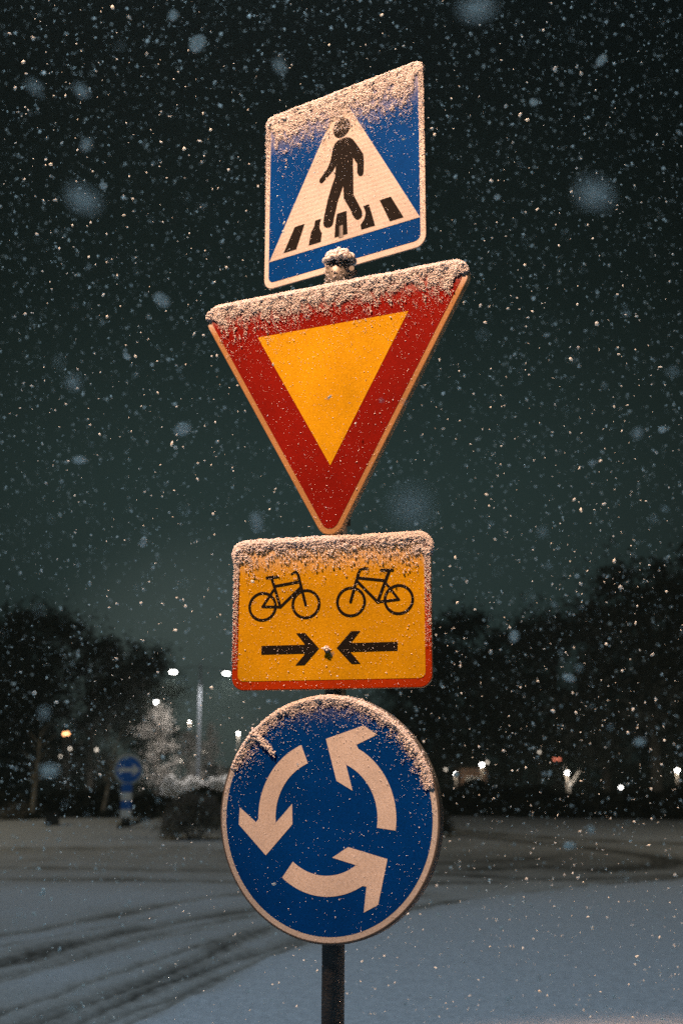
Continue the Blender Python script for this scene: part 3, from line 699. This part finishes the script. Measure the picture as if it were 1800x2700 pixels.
def make_tree(name, H, spread, seed, conifer=False, n=12000, leaf='twig', trunk='bark', lo=0.25, puff=1.25):
    global rng
    rng = np.random.default_rng(seed)
    root = bpy.data.objects.new(name, None); col.objects.link(root)
    bm = bmesh.new()
    tube(bm, (0, 0, -0.2), (0.05, 0, H*0.45), H*0.022, H*0.014, 9, False); tube(bm, (0.05, 0, H*0.45), (0, 0.05, H*0.93), H*0.014, H*0.003, 7, False)
    cs, rs = [], []
    if conifer:
        for k in range(26):
            t = k/25; z = H*(lo*0.5+(1-lo*0.5)*t); rad = spread*(1-t)**0.8*(0.8+0.35*rng.random())
            for j in range(5):
                a_ = rng.random()*6.283; q_ = rad*(0.35+0.6*rng.random()); cs.append((q_*math.cos(a_), q_*math.sin(a_), z-q_*0.25)); rs.append(0.16*spread+0.28*rad*rng.random())
    else:
        for k in range(30):
            t = lo+(0.97-lo)*rng.random(); a_ = rng.random()*6.283
            env = spread*math.sin(math.pi*min(1, (t-lo)/(1-lo)*0.75+0.22))**0.7
            q_ = env*(0.25+0.75*rng.random()); z0 = H*t*0.72; p1 = (q_*math.cos(a_), q_*math.sin(a_), H*t)
            tube(bm, (0, 0, z0), p1, H*0.006, H*0.0015, 5, False)
            cs.append(p1); rs.append(spread*(0.20+0.22*rng.random()))
    obj('trunk', bm, trunk, root)
    V, F = twigs(n, clump_fn(cs, [q_*puff for q_ in rs], 0.8, True), 0.008*H, 0.019*H)
    np_mesh('crown', V, F, leaf, root)
    return root
def place(src, loc, rz, sc, label, catn, group, first):
    r = src if first else src.copy()
    if not first:
        col.objects.link(r)
        for ch in src.children:
            c = ch.copy(); col.objects.link(c); c.parent = r
    r.location = loc; r.rotation_euler = (0, 0, rz); r.scale = sc
    tag(r, label, catn, group)
    return r
src = [make_tree('deciduous_tree', 10, 3.4, 1), make_tree('deciduous_tree', 10, 2.9, 2), make_tree('conifer_tree', 10, 2.4, 3, True), make_tree('deciduous_tree', 10, 3.8, 4)]
used = [False]*4
# photo column of the trunk, depth, height above eye as photo row of the top, variety, width factor, label
TREES = [
 (-60, 62, 1660, 0, 1.25, 'dark bare tree at the far left edge beyond the hedge'),
 (90, 66, 1630, 3, 1.05, 'tall broad dark tree on the left above the orange lamps'),
 (235, 60, 1690, 1, 1.1, 'dark tree on the left rising behind the small blue arrow sign'),
 (370, 72, 1715, 0, 0.95, 'rightmost dark tree of the left group, beside the double street lamp'),
 (-210, 80, 1500, 2, 1.2, 'dark conifer beyond the left edge'),
 (1150, 78, 1675, 2, 1.0, 'pointed dark conifer just right of the bicycle plate'),
 (1235, 84, 1625, 1, 0.9, 'faint hazy tree between the pointed conifer and the tall right-hand trees'),
 (1330, 74, 1700, 0, 1.0, 'low dark tree above the lit brown house'),
 (1470, 66, 1640, 3, 0.95, 'tall dark round-topped tree above the lamp with the forked trunk'),
 (1600, 62, 1610, 1, 1.05, 'dark tree with uneven crown second from the right edge'),
 (1730, 60, 1500, 0, 1.1, 'tallest dark tree at the right edge'),
 (1880, 64, 1450, 2, 1.3, 'large dark conifer beyond the right edge'),
 (1060, 80, 1760, 3, 0.9, 'low dark tree right of the round roundabout sign'),
]
for px, y, ptop, v, wf, lab in TREES:
    base = at(px, 2059, y); H_ = at(px, ptop, y).z*1.03
    s = H_/10; x = base.x
    place(src[v], (x, y, gz(x, y)), rng.random()*6, (s*wf, s*wf, s), lab, 'tree', 'trees beyond the roundabout', not used[v]); used[v] = True
def solo_tree(px, y, ptop, spread, seed, leaf, trunk, label, n=2500, lo=0.25, conifer=False):
    base = at(px, 2059, y); H_ = at(px, ptop, y).z
    t = make_tree('small_tree', H_, spread, seed, conifer, n*2, leaf, trunk, lo, 1.9)
    t.location = (base.x, y, gz(base.x, y)); tag(t, label, 'tree', 'snowy trees under the lamps'); return t
solo_tree(413, 56, 1868, 0.85, 11, 'frosted_twig', 'bark', 'snow-covered round tree lit white under the lamp at left')
solo_tree(498, 60, 1925, 0.75, 12, 'frosted_twig', 'bark', 'lit snowy tree just left of the tall lamp mast', 2200)
solo_tree(552, 64, 1915, 1.15, 13, 'frosted_twig', 'bark', 'lit triangular snowy tree just right of the tall lamp mast', 2600, 0.15, True)
# forked tree lit by the lamp in front of it on the right
ft = thing('forked_tree', 'small bare forked tree lit white beside a bright lamp on the right', 'tree', (at(1498, 2100, 50).x, 50, 0.02))
bm = bmesh.new()
tube(bm, (0, 0, 0), (0, 0, 1.1), 0.10, 0.085, 10, False); tube(bm, (0, 0, 1.08), (-0.12, 0, 1.95), 0.08, 0.035, 8, False)
tube(bm, (0, 0, 1.05), (0.28, 0, 1.38), 0.06, 0.045, 8, False); tube(bm, (0.28, 0, 1.38), (0.48, 0.0, 1.72), 0.045, 0.02, 8, False)
obj('trunk', bm, 'frosted_twig', ft)
# slim young trees on the island
for i, (px0, py0, px1, py1, y, w, lab) in enumerate([
    (84, 2160, 95, 2060, 33, 0.075, 'young pale-barked tree trunk at the left with dead grass at its foot'),
    (268, 2160, 288, 2062, 32, 0.055, 'slim leaning young tree stem just left of the blue arrow sign')]):
    b0, b1 = at(px0, py0, y), at(px1, py1, y)
    t = thing('young_tree', lab, 'tree', (b0.x, y, gz(b0.x, y)), 0, 'young trees on the island')
    d = Vector((b1.x-b0.x, 0, b1.z-gz(b0.x, y)))
    bm = bmesh.new(); tube(bm, (0, 0, -0.05), d, w, w*0.7, 10, False); tube(bm, d, d*2.3, w*0.65, 0.01, 8, False)
    for k in range(12):
        q_ = d*(1.0+0.11*k); a_ = k*2.4; tube(bm, q_, q_+Vector((0.45*math.cos(a_), 0.45*math.sin(a_), 0.38)), w*0.22, 0.004, 5, False)
    obj('trunk', bm, 'pale_bark', t)
    rng = np.random.default_rng(60+i)
    np_mesh('foot_grass', *twigs(420, clump_fn([(0.03, -0.05, 0.10), (0.18, -0.02, 0.06), (-0.15, 0, 0.05)], [0.18, 0.13, 0.12], 0.6), 0.02, 0.07), 'hedge_leaf', t)
    np_mesh('crown', *twigs(60, clump_fn([tuple(d*1.1)], [0.18]), 0.03, 0.08), 'pale_bark', t)

def hedge(name, label, x0, x1, y0, y1, h0, depth, seed, n):
    global rng
    rng = np.random.default_rng(seed)
    t = thing(name, label, 'hedge', ((x0+x1)/2, (y0+y1)/2, 0))
    def f(m_):
        u = rng.random(m_); z = rng.random(m_)**0.8
        top_ = h0*(0.85+0.16*np.sin(u*23+seed)+0.10*np.sin(u*61+2)+0.05*np.sin(u*140))
        x = (u-0.5)*(x1-x0)+rng.normal(0, .05, m_); y = (u-0.5)*(y1-y0)+rng.uniform(-depth/2, depth/2, m_)
        return np.stack([x, y, z*top_], -1)
    np_mesh('foliage', *twigs(n, f, 0.06, 0.17), 'hedge_leaf', t)
    for k in range(24):
        u = (k+0.5)/24-0.5; bm = bmesh.new(); tube(bm, (u*(x1-x0), u*(y1-y0), -0.05), (u*(x1-x0)+0.1, u*(y1-y0), h0*0.6), 0.03, 0.012, 6, False)
        obj('stem', bm, 'bark', t)
hedge('hedge', 'long dark hedge across the left behind the small blue arrow sign', -16, -0.5, 42, 44, 0.98, 1.4, 3, 26000)
hedge('hedge', 'long dark hedge across the right below the row of lamps', 2.5, 26, 46, 33.5, 1.18, 1.5, 5, 34000)
hedge('hedge', 'taller dark undergrowth in front of the trees on the right', 3.0, 36, 64, 61, 3.3, 2.0, 8, 30000)
hedge('hedge', 'taller dark undergrowth in front of the trees on the far left', -32, -10.2, 66, 65, 3.0, 2.0, 9, 26000)

def shrub(name, label, px, py, y, rx, h, seed, n, leaf='shrub_twig'):
    global rng
    rng = np.random.default_rng(seed)
    b = at(px, py, y); t = thing(name, label, 'shrub', (b.x, y, gz(b.x, y)-0.02))
    cs = [(rx*0.62*math.cos(a_)*q_, rx*0.62*math.sin(a_)*q_, h*(0.20+0.48*(1-q_**2)*rng.random()**0.5+0.06*rng.random())) for a_, q_ in ((rng.random()*6.283, rng.random()**.5) for _ in range(22))]
    V1 = twigs(n, clump_fn(cs, [rx*0.42]*22, 0.8, True), 0.012, 0.035)
    np_mesh('foliage', *V1, leaf, t)
    V2 = twigs(n//3, clump_fn([(c[0], c[1], c[2]+h*0.18) for c in cs], [rx*0.30]*22, 0.6), 0.012, 0.03)
    np_mesh('snow_crust', *V2, 'frosted_twig', t)
    bm = bmesh.new()
    for k in range(14):
        a_ = k*2.4; tube(bm, (0.06*math.cos(a_), 0.06*math.sin(a_), -0.03), (rx*0.75*math.cos(a_), rx*0.75*math.sin(a_), h*0.75), 0.014, 0.005, 5, False)
    obj('stem', bm, 'bark', t)
    return t
shrub('shrub', 'round twiggy shrub dusted with snow left of the roundabout sign', 512, 2215, 25.2, 0.80, 1.05, 71, 16000)
shrub('shrub', 'dark rounded shrub half hidden behind the right side of the roundabout sign', 1150, 2200, 28.5, 0.50, 0.78, 72, 5000, 'hedge_leaf')
shrub('shrub', 'low brownish shrub beside the hedge at the far left', 50, 2150, 34.5, 0.70, 0.55, 73, 3500)
# low twigs poking out of the snow by the arrow sign
rng = np.random.default_rng(88)
b0 = at(360, 2200, 27.6)
t = thing('ground_plant', 'flattened dark plant lying in the snow beside the blue arrow sign', 'plant', (b0.x, 27.6, gz(b0.x, 27.6)))
cs = [(-0.38+0.08*k, 0.03*math.sin(k), 0.05+0.022*k) for k in range(11)]
np_mesh('foliage', *twigs(900, clump_fn(cs, [0.065]*11, 0.7), 0.012, 0.04), 'hedge_leaf', t)

# dark block in the snow
bm = bmesh.new(); box(bm, (-0.155, -0.14, -0.05), (0.155, 0.14, 0.25), 0.02); box(bm, (-0.165, -0.15, 0.235), (0.165, 0.15, 0.285), 0.012)
b0 = at(137, 2212, 28.5); o = obj('utility_box', bm, 'dark_box', None, loc=(b0.x, 28.5, gz(b0.x, 28.5))); o.rotation_euler = (0, R(-5), R(12))
tag(o, 'small dark utility box tilted in the snow at left', 'utility box')

# ------------------------------------------------------------------ small blue arrow sign with a striped board post
ys_ = 28.0; b0 = at(330, 2194, ys_); c0_ = at(334, 2030, ys_)
s = thing('arrow_sign', 'small blurred round blue sign with a white arrow on a blue and white striped post', 'road sign', (b0.x, ys_, gz(b0.x, ys_)))
zc = c0_.z-gz(b0.x, ys_); rad = 0.335
def disc(name, r, y, m, parent, z, depth=0.02):
    bm = bmesh.new(); lathe(bm, [(r, 0), (r, depth)], 40); bmesh.ops.rotate(bm, verts=bm.verts[:], cent=(0, 0, 0), matrix=Matrix.Rotation(R(90), 3, 'X'))
    bmesh.ops.translate(bm, verts=bm.verts[:], vec=(0.03, y, z)); return obj(name, bm, m, parent)
disc('rim', rad, 0.0, 'rim_dull', s, zc)
disc('panel', rad*0.84, -0.022, 'blue_bright', s, zc, 0.004)
arw = [(-0.24, -0.045), (0.13, -0.045), (0.06, -0.115), (0.13, -0.115), (0.255, 0.0), (0.13, 0.115), (0.06, 0.115), (0.13, 0.045), (-0.24, 0.045)]
decal('arrow', [(x+0.03, z+zc) for x, z in arw], -0.029, 'dull_white', s)
ztop = zc-rad+0.03; zbot = 0.20
for k in range(4):
    z1 = ztop-(ztop-zbot)*k/4; z0 = ztop-(ztop-zbot)*(k+1)/4
    bm = bmesh.new(); box(bm, (-0.115, -0.045, z0+0.001), (0.125, 0.045, z1-0.001), 0.008)
    obj('post_band', bm, 'blue_bright' if k % 2 == 0 else 'dull_white', s)
bm = bmesh.new(); box(bm, (-0.09, -0.04, -0.1), (0.10, 0.04, zbot), 0.01); obj('post_foot', bm, 'dark_box', s)
P = np.stack([0.03+rad*np.cos(rng.uniform(.5, 2.6, 120)), rng.uniform(-.02, .0, 120), np.zeros(120)], -1); P[:, 2] = zc+np.sqrt(np.clip(rad**2-(P[:, 0]-0.03)**2, 0, 1))+0.004
np_mesh('snow_cap', *blobs(P, rng.uniform(.008, .018, 120)), 'snow', s)

# ------------------------------------------------------------------ lamps in the distance
def led_head(parent, x, z, w, m='led_lit', y=0.0):
    bm = bmesh.new(); box(bm, (x-w*0.62, y-0.16, z), (x+w*0.62, y+0.16, z+0.09), 0.02); hd = obj('lamp_head', bm, 'mast_steel', parent)
    bm = bmesh.new(); box(bm, (x-w/2, y-0.14, z-0.07), (x+w/2, y+0.14, z-0.001), 0.02); obj('lamp_glass', bm, m, hd)
# tall double lamp
y = 54; p0 = at(522, 2059, y); hl = at(457, 1770, y); hr = at(597, 1774, y); ht = at(529, 1752, y)
dl = thing('double_street_lamp', 'tall double-armed street lamp with two bright white heads, left of the bicycle plate', 'street lamp', (p0.x, y, 0))
bm = bmesh.new(); tube(bm, (0, 0, -0.2), (ht.x-p0.x, 0, ht.z), 0.065, 0.042, 16); obj('mast', bm, 'mast_steel', dl)
for q_ in (hl, hr):
    bm = bmesh.new(); tube(bm, (ht.x-p0.x, 0, ht.z-0.1), (q_.x-p0.x, 0, q_.z+0.12), 0.014, 0.012, 8); obj('arm', bm, 'dark_box', dl)
    led_head(dl, q_.x-p0.x, q_.z, 0.25)
    lamp('lamp_light', 'SPOT', (q_.x-p0.x, 0, q_.z-0.15), 1500, (1.0, 0.93, 0.86), 0.15, (q_.x-p0.x, 0, 0), R(150), 0.6, dl)
# dark boards by the mast
q_ = at(515, 2022, 57.6)
o = thing('mast_sign', 'dark square board fixed to the tall lamp mast', 'sign', (q_.x, 57.6, q_.z))
bm = bmesh.new(); box(bm, (-0.24, -0.02, -0.28), (0.24, 0.02, 0.28), 0.01); obj('board', bm, 'dark_box', o)
bm = bmesh.new(); box(bm, (-0.05, 0.02, -0.05), (0.10, 0.30, 0.05), 0.005); obj('bracket', bm, 'dark_box', o)
q_ = at(558, 2035, 54)
o = thing('dark_sign', 'dark square sign on a thin post beside the tall lamp mast', 'sign', (q_.x, 54, 0))
bm = bmesh.new(); box(bm, (-0.25, -0.02, q_.z-0.30), (0.25, 0.02, q_.z+0.30), 0.01); obj('board', bm, 'dark_box', o)
bm = bmesh.new(); tube(bm, (0, 0.045, -0.1), (0, 0.045, q_.z+0.25), 0.025, seg=10); obj('post', bm, 'dark_box', o)
# single lamps: (photo x, photo y, depth, head half-width, glass, light power, colour, label)
SINGLE = [
 (412.5, 1851, 60, 0.16, 'led_lit', 40, (1, .92, .82), 'white lamp above the round snowy tree at left'),
 (499.6, 1903, 66, 0.07, 'warm_lit', 90, (1, .9, .8), 'pale lamp just left of the tall mast above the lit snowy tree'),
 (628, 1933, 62, 0.09, 'led_lit', 120, (1, .94, .86), 'small white lamp at the upper left edge of the roundabout sign'),
 (540, 1983, 64, 0.055, 'warm_lit', 0, None, 'small warm lamp just right of the tall mast'),
 (478, 2005, 64, 0.05, 'warm_lit', 0, None, 'small warm lamp just left of the tall mast, low down'),
 (1201, 2040, 56, 0.11, 'led_lit', 45, (1, .9, .75), 'bright warm lamp nearest the right edge of the roundabout sign'),
 (1269.6, 2016, 58, 0.14, 'led_lit', 60, (1, .88, .7), 'largest bright lamp above the lit brown house'),
 (1494.6, 2037, 49.6, 0.12, 'led_lit', 90, (1, .9, .75), 'bright lamp at the top of the forked tree'),
 (1635.7, 2076, 44, 0.08, 'led_lit', 0, None, 'lowest bright lamp right of the forked tree'),
 (1784, 2031, 56, 0.13, 'led_lit', 120, (1, .9, .75), 'bright lamp at the right edge'),
]
for px, py, y, w, g_, pw, c_, lab in SINGLE:
    w *= 0.55
    q_ = at(px, py, y)
    t = thing('street_lamp', lab, 'street lamp', (q_.x, y, 0), 0, 'distant street lamps')
    bm = bmesh.new(); tube(bm, (0, 0.12, -0.1), (0, 0.12, q_.z+0.12), 0.05, 0.035, 10); obj('mast', bm, 'bark', t)
    bm = bmesh.new(); lathe(bm, [(w*1.15, w*0.55), (w*1.2, w*0.75), (w*0.5, w*1.3)], 20, (0, 0, q_.z)); obj('lamp_head', bm, 'bark', t)
    bm = bmesh.new(); bmesh.ops.create_icosphere(bm, subdivisions=2, radius=w, matrix=Matrix.Translation((0, 0, q_.z))); obj('lamp_glass', bm, g_, t, smooth=True)
    if pw: lamp('lamp_light', 'POINT', (0, -w-0.06, q_.z-0.1), pw, c_, 0.1, parent=t)
SMALL = [(170, 1935, 62, 'orange_lit', 0.07, 'left half of the bright orange pair of lights at left'), (179, 1934, 62, 'orange_lit', 0.07, 'right half of the bright orange pair of lights at left'),
 (185, 1974, 62, 'dim_lit', 0.05, 'dim warm light below the orange pair'), (255, 1977, 62, 'dim_lit', 0.055, 'dim warm light above and left of the blue arrow sign'),
 (160, 1994, 62, 'dim_lit', 0.035, 'faintest light below the orange pair'), (1284, 2010, 62, 'dim_lit', 0.05, 'dim light touching the largest bright lamp'),
 (1174, 2029, 62, 'dim_lit', 0.045, 'dim light between the roundabout sign and the first bright lamp'), (1421, 1983, 66, 'dim_lit', 0.05, 'highest dim light above the hedge on the right'),
 (1461, 2002, 66, 'red_lit', 0.055, 'left one of the two dim red lights'), (1473, 2002, 66, 'red_lit', 0.055, 'right one of the two dim red lights')]
for px, py, y, g_, w, lab in SMALL:
    y -= 11; w *= 0.85
    q_ = at(px, py, y); t = thing('bulkhead_light', lab, 'lamp', (q_.x, y, q_.z), 0, 'small distant lights')
    bm = bmesh.new(); bmesh.ops.create_icosphere(bm, subdivisions=2, radius=w); obj('lamp_glass', bm, g_, t, smooth=True)
    bm = bmesh.new(); tube(bm, (0, w*0.4, 0), (0, w*1.8, 0), w*0.9, seg=12); obj('housing', bm, 'dark_box', t)
    bm = bmesh.new(); tube(bm, (0, w*1.5, w*0.5), (0, w*1.5, -q_.z-0.1), 0.02, seg=8); obj('post', bm, 'bark', t)

# ------------------------------------------------------------------ far buildings
def house(name, label, x0, x1, y, h, m, nwin, roof='snow', depth=6, pitch=0.9):
    t = thing(name, label, 'building', ((x0+x1)/2, y, 0)); W = (x1-x0)/2
    bm = bmesh.new(); box(bm, (-W, 0, -0.2), (W, depth, h)); obj('wall', bm, m, t)
    bm = bmesh.new()
    v = [bm.verts.new(c) for c in ((-W-.2, -.25, h+.01), (W+.2, -.25, h+.01), (W+.2, depth+.2, h+.01), (-W-.2, depth+.2, h+.01), (-W-.2, depth/2, h+pitch), (W+.2, depth/2, h+pitch))]
    for f in ((0, 1, 5, 4), (2, 3, 4, 5), (0, 4, 3), (1, 2, 5), (3, 2, 1, 0)): bm.faces.new([v[i] for i in f])
    obj('roof', bm, roof, t)
    for k in range(nwin):
        xc = -W+(k+0.5)*2*W/nwin
        bm = bmesh.new(); box(bm, (xc-.35, -0.05, h*0.42), (xc+.35, 0.03, h*0.78)); f = obj('window', bm, 'wall_pale', t)
        bm = bmesh.new(); box(bm, (xc-.29, -0.06, h*0.45), (xc+.29, -0.052, h*0.75)); obj('pane', bm, 'glass_dark', f)
xa, xb = at(505, 2059, 72).x, at(660, 2059, 72).x
house('low_building', 'low pale lit building with snowy roof behind the tall lamp mast', xa, xb, 72, 1.75, 'wall_pale', 3, depth=4, pitch=0.35)
xa, xb = at(1214, 2059, 64).x, at(1282, 2059, 64).x
house('brown_house', 'small brown wooden house dimly lit below the largest lamp', xa*59.5/64, xb*59.5/64, 59.5, 1.9, 'wall_brown', 1, 'dark_box', 3, 0.5)
# low snow bank behind the left hedge, lit by the double lamp
rng = np.random.default_rng(14)
o = thing('snow_bank', 'long pile of ploughed snow lit white behind the left hedge', 'snow bank', (at(520, 2059, 50).x, 50, 0))
P = np.stack([rng.uniform(-1.3, 1.6, 400), rng.uniform(-.4, .4, 400), np.zeros(400)], -1); P[:, 2] = 1.32*rng.random(400)*np.exp(-(P[:, 1]/.4)**2)
np_mesh('snow_heap', *blobs(P, rng.uniform(.12, .26, 400), ICO2), 'snow', o, True)

# ------------------------------------------------------------------ falling snow
rng = np.random.default_rng(2024)
def rays(n, dmin, dmax, power=3.0, margin=1.3):
    u = rng.uniform(-900*margin, 900*margin, n); w = rng.uniform(-1350*margin, 1350*margin, n)
    d = (dmin**power+(dmax**power-dmin**power)*rng.random(n))**(1/power)
    dx, dy = u/FPX, w/FPX
    return np.stack([dx*d, d*math.cos(PITCH)-dy*d*math.sin(PITCH), CAMZ+d*math.sin(PITCH)+dy*d*math.cos(PITCH)], -1), d
parts = []
def clear(P, d):
    """thins out the near flakes ahead of the signs, which would show dark against them"""
    return (d > 3.3) | (np.abs(P[:, 0]/P[:, 1]) > 0.12) | (rng.random(len(P)) < 0.12)
def flakes(P, r, base=ICO1, jit=0.3):
    st = np.stack([rng.uniform(.7, 1.2, len(P)), rng.uniform(.6, 1.1, len(P)), rng.uniform(.8, 1.7, len(P))], -1)
    parts.append(blobs(P, r, base, jit, st))
P, d = rays(13000, 2.2, 6.5); ok = (P[:, 2] > 0.1) & clear(P, d); flakes(P[ok], (0.0012+rng.exponential(0.0010, len(P)).clip(0, .0042))[ok])
P, d = rays(18000, 6.5, 15.0); ok = P[:, 2] > 0.1; flakes(P[ok], (0.0028+rng.exponential(0.0024, len(P)).clip(0, .010))[ok], OCT)
P, d = rays(900, 0.9, 2.2); ok = clear(P, d); flakes(P[ok], (0.0008+rng.exponential(0.0008, len(P)).clip(0, .003))[ok])
# the few large soft flakes drifting close to the lens
BIG = [(220, 523, .62, 3.4), (1567, 511, .55, 2.6), (737, 174, .85, 3.2), (215, 238, .8, 2.4), (90, 228, .7, 2.0), (1257, 20, .6, 2.6), (428, 792, 1.1, 3.4), (482, 1131, 1.15, 3.6),
 (677, 1378, .95, 3.4), (1085, 1338, .42, 2.6), (210, 1213, 1.3, 3.0), (195, 1010, .75, 2.2), (1680, 1143, 1.0, 2.6), (227, 382, .95, 2.2), (457, 40, 1.2, 3.4), (132, 2032, .95, 2.8),
 (118, 1880, .8, 2.0), (1406, 270, 1.4, 3.0), (1585, 160, 1.3, 3.2), (1686, 1956, 1.2, 3.0), (273, 490, 1.6, 3.0), (1355, 1678, 1.3, 2.6), (1500, 1787, 1.5, 3.0), (335, 940, 1.7, 3.2),
 (1745, 1133, 1.7, 3.0), (1310, 520, 1.6, 2.4), (520, 115, 1.2, 4.0), (378, 1430, 1.8, 3.0), (1500, 2230, 1.3, 2.4)]
P = []; r = []
for px, py, dd, mm in BIG:
    dd = dd if dd < .63 else dd*1.3
    P.append(tuple(at(px, py, dd))); r.append(mm*0.0022)
flakes(np.array(P), np.array(r), ICO2, 0.15)
o = np_mesh('falling_snow', *merge(parts), 'flake')
tag(o, 'snowflakes falling through the whole night air, some blurred close to the lens', 'snowfall', kind='stuff')

# ------------------------------------------------------------------ snow-filled air
bm = bmesh.new(); box(bm, (-200, -40, -1.5), (200, 380, 24))
hz = bpy.data.materials.new('haze_air'); hz.use_nodes = True; t = hz.node_tree; t.nodes.clear()
o_ = t.nodes.new('ShaderNodeOutputMaterial'); v_ = t.nodes.new('ShaderNodeVolumePrincipled')
v_.inputs['Color'].default_value = (0.72, 0.95, 0.88, 1); v_.inputs['Density'].default_value = 0.0011; v_.inputs['Anisotropy'].default_value = 0.3
t.links.new(v_.outputs[0], o_.inputs['Volume'])
tag(obj('haze', bm, hz), 'thin snowy haze in the night air', 'haze', kind='stuff')
